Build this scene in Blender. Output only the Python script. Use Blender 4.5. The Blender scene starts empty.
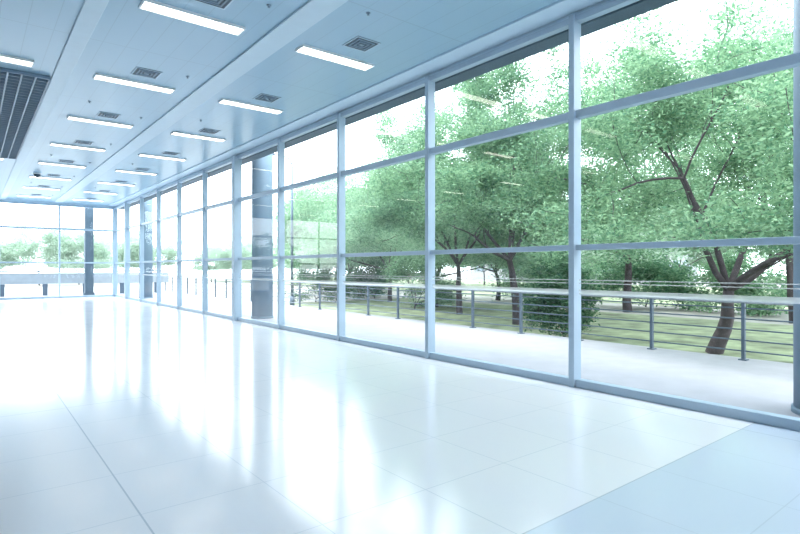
import bpy, bmesh, math, random
import numpy as np
from mathutils import Vector, Matrix
S=bpy.context.scene
H=1.5; D=6.01; CEIL=4.76; BAY=2.75; Y0=3.97; YF=Y0+10*BAY  # far wall
XL=-8.0; YB=-5.0
# ------------------------------------------------------------ materials
def newmat(n):
    m=bpy.data.materials.new(n); m.use_nodes=True
    nt=m.node_tree; nt.nodes.clear()
    out=nt.nodes.new('ShaderNodeOutputMaterial')
    return m,nt,out
def pbr(n,col,rough=.5,metal=0,spec=.5,noise=0,nscale=5,emit=None,es=0,coat=0):
    m,nt,out=newmat(n)
    b=nt.nodes.new('ShaderNodeBsdfPrincipled')
    b.inputs['Roughness'].default_value=rough; b.inputs['Metallic'].default_value=metal
    b.inputs['Specular IOR Level'].default_value=spec
    b.inputs['Coat Weight'].default_value=coat
    c=(*col,1)
    if noise:
        tc=nt.nodes.new('ShaderNodeTexCoord'); no=nt.nodes.new('ShaderNodeTexNoise')
        no.inputs['Scale'].default_value=nscale; no.inputs['Detail'].default_value=6
        r=nt.nodes.new('ShaderNodeValToRGB')
        r.color_ramp.elements[0].position=.3; r.color_ramp.elements[1].position=.7
        r.color_ramp.elements[0].color=tuple(x*(1-noise) for x in col)+(1,)
        r.color_ramp.elements[1].color=tuple(min(1,x*(1+noise)) for x in col)+(1,)
        nt.links.new(tc.outputs['Object'],no.inputs['Vector'])
        nt.links.new(no.outputs['Fac'],r.inputs['Fac']); nt.links.new(r.outputs['Color'],b.inputs['Base Color'])
    else: b.inputs['Base Color'].default_value=c
    if emit: 
        b.inputs['Emission Color'].default_value=(*emit,1); b.inputs['Emission Strength'].default_value=es
    nt.links.new(b.outputs[0],out.inputs[0]); return m
def M(nt,op,a,b=None):
    n=nt.nodes.new('ShaderNodeMath'); n.operation=op
    for i,v in enumerate((a,b)):
        if v is None: continue
        if isinstance(v,(int,float)): n.inputs[i].default_value=v
        else: nt.links.new(v,n.inputs[i])
    return n.outputs[0]
def gridline(nt,co,off,size,w):
    f=M(nt,'FRACT',M(nt,'DIVIDE',M(nt,'ADD',co,-off+1000*size),size))
    d=M(nt,'MINIMUM',f,M(nt,'SUBTRACT',1.0,f))
    return M(nt,'LESS_THAN',d,w/size/2)
def mix(nt,fac,a,b):
    n=nt.nodes.new('ShaderNodeMix'); n.data_type='RGBA'
    for s,v in ((0,fac),(6,a),(7,b)):
        if isinstance(v,tuple) : n.inputs[s].default_value=(*v,1)
        elif isinstance(v,(int,float)): n.inputs[s].default_value=v
        else: nt.links.new(v,n.inputs[s])
    return n.outputs[2]
def floor_mat():
    m,nt,out=newmat('polished_tile')
    b=nt.nodes.new('ShaderNodeBsdfPrincipled')
    tc=nt.nodes.new('ShaderNodeTexCoord'); sx=nt.nodes.new('ShaderNodeSeparateXYZ')
    nt.links.new(tc.outputs['Object'],sx.inputs[0]); x,y=sx.outputs[0],sx.outputs[1]
    no=nt.nodes.new('ShaderNodeTexNoise'); no.inputs['Scale'].default_value=.6; no.inputs['Detail'].default_value=4
    nt.links.new(tc.outputs['Object'],no.inputs['Vector'])
    c=mix(nt,no.outputs['Fac'],(.84,.86,.92),(.90,.885,.89))
    strip=M(nt,'LESS_THAN',y,1.95)
    c=mix(nt,strip,c,(.64,.72,.82))
    fine=M(nt,'MAXIMUM',gridline(nt,x,.81,.8,.008),gridline(nt,y,1.95,.8,.008))
    c=mix(nt,M(nt,'MULTIPLY',fine,.40),c,(.45,.52,.6))
    big=M(nt,'MAXIMUM',gridline(nt,x,.81,4.8,.012),gridline(nt,y,1.95,4.8,.010))
    c=mix(nt,M(nt,'MULTIPLY',big,.45),c,(.35,.42,.5))
    nt.links.new(c,b.inputs['Base Color'])
    r=M(nt,'ADD',M(nt,'MULTIPLY',no.outputs['Fac'],.06),.11)
    nt.links.new(r,b.inputs['Roughness'])
    b.inputs['Specular IOR Level'].default_value=.8
    nt.links.new(b.outputs[0],out.inputs[0]); return m
def ceil_mat():
    m,nt,out=newmat('metal_ceiling_panel')
    b=nt.nodes.new('ShaderNodeBsdfPrincipled')
    tc=nt.nodes.new('ShaderNodeTexCoord'); sx=nt.nodes.new('ShaderNodeSeparateXYZ')
    nt.links.new(tc.outputs['Object'],sx.inputs[0]); x,y=sx.outputs[0],sx.outputs[1]
    l=gridline(nt,x,3.6,.3,.010); l2=gridline(nt,y,7.15-1.6,3.2,.02)
    c=mix(nt,M(nt,'MULTIPLY',M(nt,'MAXIMUM',l,l2),.32),(.33,.50,.635),(.16,.26,.36))
    nt.links.new(c,b.inputs['Base Color'])
    b.inputs['Roughness'].default_value=.28
    nt.links.new(b.outputs[0],out.inputs[0]); return m
def glass_mat():
    m,nt,out=newmat('window_glass')
    t=nt.nodes.new('ShaderNodeBsdfTransparent'); t.inputs[0].default_value=(.97,.99,.99,1)
    g=nt.nodes.new('ShaderNodeBsdfGlossy'); g.inputs['Roughness'].default_value=.0
    f=nt.nodes.new('ShaderNodeFresnel'); f.inputs[0].default_value=1.5
    k=M(nt,'MINIMUM',M(nt,'MULTIPLY',f.outputs[0],.5),.08)
    s=nt.nodes.new('ShaderNodeMixShader')
    nt.links.new(k,s.inputs[0]); nt.links.new(t.outputs[0],s.inputs[1]); nt.links.new(g.outputs[0],s.inputs[2])
    nt.links.new(s.outputs[0],out.inputs[0]); return m
def frost_mat():
    m,nt,out=newmat('frosted_stripe')
    t=nt.nodes.new('ShaderNodeBsdfTransparent'); g=nt.nodes.new('ShaderNodeBsdfTranslucent'); g.inputs[0].default_value=(.6,.62,.64,1)
    s=nt.nodes.new('ShaderNodeMixShader'); s.inputs[0].default_value=.45
    nt.links.new(t.outputs[0],s.inputs[1]); nt.links.new(g.outputs[0],s.inputs[2]); nt.links.new(s.outputs[0],out.inputs[0]); return m
def leaf_mat(n,c1,c2,tr=.5):
    m,nt,out=newmat(n)
    geo=nt.nodes.new('ShaderNodeNewGeometry')
    c=mix(nt,geo.outputs['Random Per Island'],c1,c2)
    d=nt.nodes.new('ShaderNodeBsdfDiffuse'); t=nt.nodes.new('ShaderNodeBsdfTranslucent')
    nt.links.new(c,d.inputs[0]); nt.links.new(c,t.inputs[0])
    s=nt.nodes.new('ShaderNodeMixShader'); s.inputs[0].default_value=tr
    nt.links.new(d.outputs[0],s.inputs[1]); nt.links.new(t.outputs[0],s.inputs[2]); nt.links.new(s.outputs[0],out.inputs[0]); return m
m_floor=floor_mat(); m_ceil=ceil_mat(); m_glass=glass_mat(); m_frost=frost_mat()
m_wall=pbr('painted_wall',(.80,.84,.89),.6,noise=.03)
m_frame=pbr('powder_coated_aluminium',(.40,.51,.62),.35,noise=.03,nscale=2)
m_band=pbr('ceiling_band_paint',(.54,.68,.79),.4,noise=.02)
m_dark=pbr('dark_grille_metal',(.05,.09,.13),.5,noise=.1)
m_gril=pbr('grille_blade',(.20,.29,.39),.4,noise=.05)
m_white=pbr('white_enamel',(.85,.88,.9),.4,noise=.02)
m_tube=pbr('lamp_diffuser',(1,1,1),.5,emit=(1,.95,.85),es=7)
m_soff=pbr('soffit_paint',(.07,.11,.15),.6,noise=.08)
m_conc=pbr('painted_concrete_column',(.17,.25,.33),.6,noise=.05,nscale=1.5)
m_terr=pbr('terrace_paving',(.37,.375,.42),.8,noise=.06,nscale=3)
m_rail=pbr('railing_steel',(.10,.14,.19),.4,metal=.3,noise=.05)
m_railt=pbr('handrail_steel',(.36,.40,.44),.3,metal=.3,noise=.05)
m_grass=pbr('lawn_grass',(.18,.22,.13),.9,noise=.5,nscale=1.6)
m_road=pbr('concrete_path',(.32,.315,.30),.9,noise=.1,nscale=2)
m_bark=pbr('tree_bark',(.06,.048,.055),.9,noise=.35,nscale=8)
m_build=pbr('building_render',(.30,.31,.33),.7,noise=.05)
m_bwin=pbr('building_window',(.15,.20,.25),.2,noise=.1)
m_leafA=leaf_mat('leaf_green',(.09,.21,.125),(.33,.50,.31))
m_leafB=leaf_mat('leaf_haze_paled_green',(.16,.31,.20),(.42,.58,.40))  # trees further back: leaf green paled, haze put into the colour
m_leafC=leaf_mat('leaf_hazy_green',(.36,.49,.41),(.55,.65,.54))  # distant trees: aerial haze mixed into the leaf colour, no volume
m_leafD=leaf_mat('leaf_shrub_green',(.04,.12,.07),(.16,.28,.16))
# ------------------------------------------------------------ mesh helpers
class MB:
    def __init__(s): s.v=[]; s.f=[]; s.m=[]; s.sm=[]
    def box(s,a,b,mi=0):
        x0,y0,z0=a; x1,y1,z1=b; n=len(s.v)
        s.v+=[(x0,y0,z0),(x1,y0,z0),(x1,y1,z0),(x0,y1,z0),(x0,y0,z1),(x1,y0,z1),(x1,y1,z1),(x0,y1,z1)]
        s.f+=[tuple(n+i for i in q) for q in ((0,3,2,1),(4,5,6,7),(0,1,5,4),(1,2,6,5),(2,3,7,6),(3,0,4,7))]
        s.m+=[mi]*6; s.sm+=[False]*6
    def quad(s,p,mi=0):
        n=len(s.v); s.v+=p; s.f.append(tuple(range(n,n+len(p)))); s.m.append(mi); s.sm.append(False)
    def tube(s,pts,rad,k=8,mi=0,cap=True):
        pts=[Vector(p) for p in pts]; n=len(s.v); N=len(pts)
        for i,p in enumerate(pts):
            d=(pts[min(i+1,N-1)]-pts[max(i-1,0)]).normalized()
            u=d.cross(Vector((0,1,0)) if abs(d.y)<.9 else Vector((1,0,0))).normalized(); w=d.cross(u)
            r=rad[i] if hasattr(rad,'__len__') else rad
            for j in range(k):
                a=2*math.pi*j/k; q=p+(u*math.cos(a)+w*math.sin(a))*r; s.v.append(tuple(q))
        for i in range(N-1):
            for j in range(k):
                s.f.append((n+i*k+j,n+i*k+(j+1)%k,n+(i+1)*k+(j+1)%k,n+(i+1)*k+j)); s.m.append(mi); s.sm.append(True)
        if cap:
            s.f.append(tuple(n+j for j in range(k))[::-1]); s.f.append(tuple(n+(N-1)*k+j for j in range(k))); s.m+=[mi,mi]; s.sm+=[False,False]
    def obj(s,name,mats,loc=None,parent=None,bevel=0):
        me=bpy.data.meshes.new(name)
        o=Vector(loc) if loc else Vector((0,0,0))
        me.from_pydata([tuple(Vector(v)-o) for v in s.v] if loc else s.v,[],s.f)
        for m in mats: me.materials.append(m)
        me.polygons.foreach_set('material_index',s.m); me.polygons.foreach_set('use_smooth',s.sm); me.update()
        ob=bpy.data.objects.new(name,me); ob.location=o; S.collection.objects.link(ob)
        if parent: ob.parent=parent
        if bevel:
            b=ob.modifiers.new('bevel','BEVEL'); b.width=bevel; b.segments=2; b.limit_method='ANGLE'
        return ob
def empty(name):
    e=bpy.data.objects.new(name,None); S.collection.objects.link(e); return e
def boxobj(name,a,b,mat,parent=None,bevel=0):
    m=MB(); m.box(a,b); return m.obj(name,[mat],parent=parent,bevel=bevel)
# ------------------------------------------------------------ shell
boxobj('floor',(XL-.2,YB-.2,-.3),(D+.1,YF+.1,0),m_floor)
boxobj('ceiling',(XL-.2,YB-.2,CEIL),(D+.2,YF+.2,CEIL+.3),m_ceil)
boxobj('wall_left',(XL-.2,YB,0),(XL,YF+.1,CEIL),m_wall)
boxobj('wall_back',(XL-.2,YB-.2,0),(D+.1,YB,CEIL),m_wall)
boxobj('wall_right',(D-.02,YB,CEIL-.10),(D+.14,YF+.1,CEIL),m_band)
boxobj('wall_far',(XL,YF-.02,CEIL-.14),(D-.02,YF+.14,CEIL),m_band)
boxobj('baseboard_left',(XL,YB,0),(XL+.02,YF-.2,.12),m_frame)
boxobj('baseboard_back',(XL+.02,YB,0),(D-.3,YB+.02,.12),m_frame)
# ceiling bands
boxobj('trim_1',(3.23,YB,CEIL-.03),(3.58,YF-.02,CEIL),m_band,bevel=.005)
boxobj('trim_2',(1.09,YB,CEIL-.03),(1.32,YF-.02,CEIL),m_band,bevel=.005)
boxobj('trim_3',(-3.2,YB,CEIL-.03),(-2.9,YF-.02,CEIL),m_band,bevel=.005)
boxobj('trim_4',(5.62,YB,CEIL-.03),(D-.02,YF-.02,CEIL),m_band,bevel=.005)
# ---- side curtain wall
RT=H+1.93; RM=H+.255
w1=empty('window_1')
f=MB()
ys=[Y0+BAY*i for i in range(-3,11)]
HW=[.10 if (i-3) in (-1,4,9) else .04 for i in range(len(ys))]
for y,h in zip(ys,HW):
    f.box((D-(.16 if h>.05 else .10),y-h,0),(D+.06,y+h,CEIL-.08))
for i in range(len(ys)-1):
    a,b=ys[i]+HW[i],ys[i+1]-HW[i+1]
    f.box((D-.06,a,RT-.05),(D+.05,b,RT+.05)); f.box((D-.06,a,RM-.035),(D+.05,b,RM+.035))
    f.box((D-.07,a,0),(D+.05,b,.10)); f.box((D-.06,a,CEIL-.17),(D+.05,b,CEIL-.09))
f.obj('frame',[m_frame],parent=w1,bevel=.006)
g=MB()
for i in range(len(ys)-1):
    a,b=ys[i]+.03,ys[i+1]-.03
    for z0,z1 in ((.09,RM-.03),(RM+.03,RT-.04),(RT+.04,CEIL-.16)):
        g.quad([(D,a,z0),(D,b,z0),(D,b,z1),(D,a,z1)])
g.obj('glass',[m_glass],parent=w1)
s=MB()
for i in range(len(ys)-1):
    a,b=ys[i]+HW[i]+.01,ys[i+1]-HW[i+1]-.01
    for z0,z1 in ((1.165,1.225),(1.30,1.312),(1.34,1.352)):
        s.quad([(D-.006,a,z0),(D-.006,b,z0),(D-.006,b,z1),(D-.006,a,z1)])
s.obj('safety_stripe',[m_frost],parent=w1)
# ---- far curtain wall
w2=empty('window_2')
f=MB()
xs=sorted([5.87,3.47,1.07,-1.33,-3.73,-6.13,XL+.06])
for x in xs: f.box((x-.035,YF-.08,0),(x+.035,YF+.06,CEIL-.12))
for i in range(len(xs)-1):
    a,b=xs[i]+.035,xs[i+1]-.035
    for z0,z1 in ((RT-.05,RT+.05),(RM-.035,RM+.035),(0,.1),(CEIL-.2,CEIL-.13)): f.box((a,YF-.05,z0),(b,YF+.05,z1))
f.obj('frame',[m_frame],parent=w2,bevel=.006)
g=MB()
for i in range(len(xs)-1):
    a,b=xs[i]+.03,xs[i+1]-.03
    for z0,z1 in ((.09,RM-.03),(RM+.03,RT-.04),(RT+.04,CEIL-.19)):
        g.quad([(a,YF,z0),(b,YF,z0),(b,YF,z1),(a,YF,z1)])
g.obj('glass',[m_glass],parent=w2)
# ------------------------------------------------------------ ceiling fittings
def ceiling_light(x,y):
    m=MB(); z=CEIL-.001; L=.64; W=.13
    m.box((x-L,y-W,z-.035),(x+L,y-W+.02,z)); m.box((x-L,y+W-.02,z-.035),(x+L,y+W,z))
    m.box((x-L,y-W+.02,z-.035),(x-L+.02,y+W-.02,z)); m.box((x+L-.02,y-W+.02,z-.035),(x+L,y+W-.02,z))
    m.box((x-L+.02,y-W+.02,z-.022),(x+L-.02,y+W-.02,z-.001),1)
    m.obj('ceiling_light',[m_white,m_tube],loc=(x,y,z))
def vent(x,y):
    m=MB(); z=CEIL-.001
    for k,(r,h) in enumerate(((.20,.012),(.14,.016),(.085,.020))):
        t=.018
        m.box((x-r,y-r,z-h),(x+r,y-r+t,z-.004),0 if k==0 else 2); m.box((x-r,y+r-t,z-h),(x+r,y+r,z-.004),0 if k==0 else 2)
        m.box((x-r,y-r+t,z-h),(x-r+t,y+r-t,z-.004),0 if k==0 else 2); m.box((x+r-t,y-r+t,z-h),(x+r,y+r-t,z-.004),0 if k==0 else 2)
    m.box((x-.2,y-.2,z-.006),(x+.2,y+.2,z),1); m.box((x-.035,y-.035,z-.02),(x+.035,y+.035,z-.006),2)
    m.obj('air_vent',[m_band,m_dark,m_gril],loc=(x,y,z))
def sprinkler(x,y):
    m=MB(); z=CEIL-.002
    m.tube([(x,y,z),(x,y,z-.008)],.03,12); m.tube([(x,y,z-.008),(x,y,z-.028)],.008,8); m.tube([(x,y,z-.028),(x,y,z-.032)],.018,12)
    m.obj('sprinkler_head',[m_gril],loc=(x,y,z))
for i in range(-3,8):
    y=7.15+3.2*i
    for x in (-4.3,.15,2.28,4.43):
        if x==.15 and 10.7<y<19.7: continue
        ceiling_light(x,y)
        if x>1: vent(x+.03,y-.65)
        if x>1 and i%2==0: sprinkler(x-.45,y-1.5)
    if i>=0: sprinkler(2.9,y-.9)
m=MB(); gx0,gx1,gy0,gy1=-2.2,1.06,10.9,19.5
m.box((gx0,gy0,CEIL-.01),(gx1,gy1,CEIL),1)
n=46
for i in range(n+1):
    y=gy0+(gy1-gy0)*i/n; m.box((gx0,y-.012,CEIL-.06),(gx1,y+.012,CEIL-.01))
for i in range(18):
    x=gx0+(gx1-gx0)*i/17; m.box((x-.012,gy0,CEIL-.062),(x+.012,gy1,CEIL-.009))
m.obj('ceiling_grille',[m_gril,m_dark])
# dome camera
m=MB(); cx,cy=1.8,22.2
m.tube([(cx,cy,CEIL),(cx,cy,CEIL-.06)],.12,20)
m.tube([(cx,cy,CEIL-.06),(cx,cy,CEIL-.10),(cx,cy,CEIL-.14),(cx,cy,CEIL-.17)],[.10,.095,.07,.02],20,1)
m.obj('security_camera',[m_white,m_dark])
# ------------------------------------------------------------ exterior
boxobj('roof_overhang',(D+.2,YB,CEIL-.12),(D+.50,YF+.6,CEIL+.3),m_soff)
boxobj('terrace_floor',(D+.1,-8,-.3),(10.15,YF+.1,-.01),m_terr)
boxobj('terrace_floor',(XL-6,YF+.1,-.3),(10.15,YF+4.0,-.01),m_terr)
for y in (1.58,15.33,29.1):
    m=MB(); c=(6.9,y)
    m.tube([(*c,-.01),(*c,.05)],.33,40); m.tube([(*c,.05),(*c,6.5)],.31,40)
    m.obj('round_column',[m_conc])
m=MB(); m.box((4.85,YF+1.8,-.01),(5.25,YF+2.2,6.0)); m.box((4.80,YF+1.75,-.01),(5.30,YF+2.25,.15)); m.obj('square_column',[m_soff],bevel=.01)
def railing(pts_fn,ts,name,h=.95,wires=5):
    m=MB()
    for t in ts:
        x,y=pts_fn(t); m.box((x-.03,y-.025,-.01),(x+.03,y+.025,h-.02)); m.box((x-.06,y-.06,-.01),(x+.06,y+.06,.01))
    a=pts_fn(ts[0]); b=pts_fn(ts[-1])
    m.tube([(*a,h),(*b,h)],.035,10,1)
    for i in range(wires):
        z=.14+(h-.25)*i/(wires-1)*1.0; m.tube([(*a,z),(*b,z)],.012,6,0)
    return m.obj(name,[m_rail,m_railt])
railing(lambda t:(9.9,t),[3.41-1.52*6+1.52*i for i in range(30)],'terrace_railing')
m=MB(); yr=YF+3.6
for i in range(12):
    x=-12+1.9*i; m.box((x-.12,yr-.08,-.01),(x+.12,yr+.08,.95))
m.box((-12.3,yr-.12,.62),(9.6,yr+.12,1.22),1)
m.tube([(-12.3,yr,1.32),(9.6,yr,1.32)],.04,8,0)
m.obj('parapet_railing',[m_rail,m_railt],bevel=.01)
G=-.38
boxobj('ground',(-60,-60,G-.5),(140,160,G-.02),m_road)
m=MB(); m.quad([(10.2,-15,G),(21,-15,G),(21,26,G),(10.2,26,G)]); m.obj('lawn',[m_grass])
m=MB(); m.quad([(27,-15,G),(60,-15,G),(60,90,G),(27,90,G)]); m.obj('lawn',[m_grass])
# street lamp
m=MB(); lx,ly=12.3,23.9; LT=7.0
m.tube([(lx,ly,G),(lx,ly,G+.5)],.12,12); m.tube([(lx,ly,G+.5),(lx,ly,4),(lx,ly,LT-.5)],[.075,.06,.045],10)
m.tube([(lx,ly,LT-.5),(lx-.1,ly+.05,LT-.2),(lx-.4,ly+.2,LT-.05),(lx-.8,ly+.4,LT)],.035,8)
m.tube([(lx-.75,ly+.37,LT),(lx-.95,ly+.47,LT-.01),(lx-1.3,ly+.65,LT-.03)],[.05,.11,.04],10)
m.obj('street_lamp',[m_rail])
# ------------------------------------------------------------ trees
def make_tree(name,base,R,Ht,nleaf,leaf,seed,mleaf,lean=(0,0),levels=4,r0=.17,sig=.26,t0=.55,zmin=.9):
    rng=random.Random(seed); nr=np.random.default_rng(seed)
    segs=[]; tips=[]
    def branch(p,d,L,r,lv):
        pts=[p.copy()]; rr=[r]; n=5
        for i in range(n):
            d=(d+Vector((rng.uniform(-1,1),rng.uniform(-1,1),rng.uniform(-.8,.8)))*.22)
            if lv>0 and p.z<t0+.25 and t0>.3: d.z=max(d.z,.15)
            d.normalize()
            p=p+d*L/n; pts.append(p.copy()); rr.append(r*(1-.42*(i+1)/n))
        segs.append((pts,rr,lv))
        if lv>=levels-1: tips.extend(pts[1:])
        if lv==levels: return
        k=rng.choice((3,3,4)) if lv>0 else 5
        a0=rng.uniform(0,6.28)
        nL=1.0 if lv==0 else L*rng.uniform(.62,.84)
        for j in range(k):
            a=a0+6.283*j/k+rng.uniform(-.5,.5); sp=rng.uniform(.5,1.15)
            if lv==0: sp=(.3,.8,.95,1.1,1.2)[j]
            u=d.orthogonal().normalized(); w=d.cross(u)
            nd=(d*math.cos(sp)+(u*math.cos(a)+w*math.sin(a))*math.sin(sp))
            if lv>1: nd.z-=.12
            nd.normalize()
            q=pts[-1] if j<2 or lv==0 else pts[rng.choice((2,3,4))]
            branch(q.copy(),nd,nL,rr[-1]*rng.uniform(.55,.75),lv+1)
    branch(Vector((0,0,0)),Vector((lean[0],lean[1],1)).normalized(),t0,1,0)
    T=np.array([tuple(t) for t in tips]); c=T.mean(0)
    rx=np.percentile(np.linalg.norm(T[:,:2]-c[:2],axis=1),90); zt=np.percentile(T[:,2],98)
    sx=R/rx; sz=Ht/zt
    B=Vector(base)
    f=lambda p: Vector((p.x*sx,p.y*sx,p.z*sz))+B
    mb=MB()
    for pts,rr,lv in segs:
        mb.tube([f(p) for p in pts],[max(.006,q*r0) for q in rr],7 if lv<2 else 4,0,cap=False)
    T=T*np.array([sx,sx,sz])+np.array(base)
    wgt=nr.gamma(1.3,1.0,len(T)); wgt/=wgt.sum()
    idx=nr.choice(len(T),nleaf,p=wgt)
    C=T[idx]+nr.normal(0,1,(nleaf,3))*np.array([sig,sig,sig*.5])
    C=C[C[:,2]>base[2]+zmin]; nleaf=len(C)
    a=nr.normal(0,1,(nleaf,3)); a[:,2]*=.5; a/=np.linalg.norm(a,axis=1)[:,None]
    b=nr.normal(0,1,(nleaf,3)); b=np.cross(a,b); b/=np.linalg.norm(b,axis=1)[:,None]
    sz_=nr.uniform(.6,1.3,(nleaf,1))*leaf
    V=np.stack([C-a*sz_*.5,C+b*sz_*.2,C+a*sz_*.5,C-b*sz_*.2],1).reshape(-1,3)
    nv=len(mb.v); allv=np.concatenate([np.array(mb.v),V]) - np.array(base)
    lf=(np.arange(nleaf*4).reshape(-1,4)+nv)
    me=bpy.data.meshes.new(name); 
    bf=np.array(mb.f,dtype=np.int32); allf=np.concatenate([bf,lf]).astype(np.int32)
    me.vertices.add(len(allv)); me.vertices.foreach_set('co',allv.astype(np.float32).ravel())
    me.loops.add(allf.size); me.loops.foreach_set('vertex_index',allf.ravel())
    me.polygons.add(len(allf)); me.polygons.foreach_set('loop_start',np.arange(len(allf),dtype=np.int32)*4)
    me.polygons.foreach_set('loop_total',np.full(len(allf),4,dtype=np.int32))
    me.materials.append(m_bark); me.materials.append(mleaf)
    mi=np.zeros(len(allf),dtype=np.int32); mi[len(bf):]=1
    me.polygons.foreach_set('material_index',mi); me.update(calc_edges=True); me.validate()
    ob=bpy.data.objects.new(name,me); ob.location=base; S.collection.objects.link(ob); return ob
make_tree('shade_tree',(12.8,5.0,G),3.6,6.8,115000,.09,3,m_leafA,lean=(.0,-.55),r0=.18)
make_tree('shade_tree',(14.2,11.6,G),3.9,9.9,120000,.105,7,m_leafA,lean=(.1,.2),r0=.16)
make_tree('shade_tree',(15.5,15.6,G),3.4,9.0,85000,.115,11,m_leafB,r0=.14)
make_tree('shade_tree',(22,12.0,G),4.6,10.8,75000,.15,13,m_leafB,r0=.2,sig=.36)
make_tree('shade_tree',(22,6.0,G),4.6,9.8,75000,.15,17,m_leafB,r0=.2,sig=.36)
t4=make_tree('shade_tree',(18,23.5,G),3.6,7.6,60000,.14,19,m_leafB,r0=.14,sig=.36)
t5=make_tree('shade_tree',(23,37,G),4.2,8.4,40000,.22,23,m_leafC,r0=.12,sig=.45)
def dup(o,loc,rot,sc):
    n=bpy.data.objects.new('shade_tree',o.data); n.location=loc; n.rotation_euler[2]=rot; n.scale=(sc,sc,sc*.9); S.collection.objects.link(n)
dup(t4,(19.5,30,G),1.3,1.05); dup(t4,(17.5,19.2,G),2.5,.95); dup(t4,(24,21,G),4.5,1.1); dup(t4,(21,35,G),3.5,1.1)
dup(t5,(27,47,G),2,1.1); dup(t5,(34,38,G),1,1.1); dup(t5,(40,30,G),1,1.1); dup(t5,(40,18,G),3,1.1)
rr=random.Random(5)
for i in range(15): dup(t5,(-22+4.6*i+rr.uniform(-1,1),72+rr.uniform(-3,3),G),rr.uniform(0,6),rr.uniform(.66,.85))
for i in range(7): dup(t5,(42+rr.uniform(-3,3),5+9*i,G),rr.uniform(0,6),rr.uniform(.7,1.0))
# shrubs
for i,(x,y,R,h) in enumerate([(12.2,8.4,.8,2.2),(16,19,1.4,2.4),(25.5,13,2.0,2.3),(19.5,27,1.8,2.4),(25,18,2.4,2.6),(27,3,2.4,2.4),(14.8,26,1.3,2.4),(26,8.5,2,2.2)]):
    make_tree('shrub',(x,y,G),R,h,14000,.11 if x<17 else .16,40+i,m_leafD if i%3!=1 else m_leafA,levels=3,r0=.04,sig=.16*R,t0=.12,zmin=.05)
# distant buildings
def building(x0,y0,x1,y1,h,fl):
    m=MB(); m.box((x0,y0,G-.02),(x1,y1,h)); m.box((x0-.3,y0-.3,h),(x1+.3,y1+.3,h+.4))
    for k in range(fl):
        z=1+k*(h-1)/fl
        yy=y0+1
        while yy<y1-2: m.box((x0-.06,yy,z),(x0,yy+1.6,z+1.4),1); yy+=2.6
        xx=x0+1
        while xx<x1-2: m.box((xx,y0-.06,z),(xx+1.6,y0,z+1.4),1); xx+=2.6
    m.obj('building',[m_build,m_bwin])
building(62,30,72,60,6,2)
# ------------------------------------------------------------ light
w=bpy.data.worlds.new('sky'); S.world=w; w.use_nodes=True
bg=w.node_tree.nodes['Background']; bg.inputs[0].default_value=(.86,.94,1,1); bg.inputs[1].default_value=6.4
sl=bpy.data.lights.new('sun','SUN'); sl.energy=3.5; sl.angle=math.radians(14); sl.color=(1,.97,.92)
so=bpy.data.objects.new('sun',sl); S.collection.objects.link(so)
sd=Vector((.25,-.75,-1.0))
so.rotation_euler=sd.to_track_quat('-Z','Y').to_euler(); so.location=(0,20,30)
# ------------------------------------------------------------ camera
cam=bpy.data.cameras.new('camera'); cam.sensor_width=36; cam.lens=36*540/800; cam.clip_end=500
co=bpy.data.objects.new('camera',cam); S.collection.objects.link(co); S.camera=co
co.location=(0,0,H); th=math.atan2(430,540); co.rotation_euler=(math.radians(90),0,-th)
cam.shift_y=0.001
S.view_settings.view_transform='Standard'; S.view_settings.look='None'; S.view_settings.exposure=0
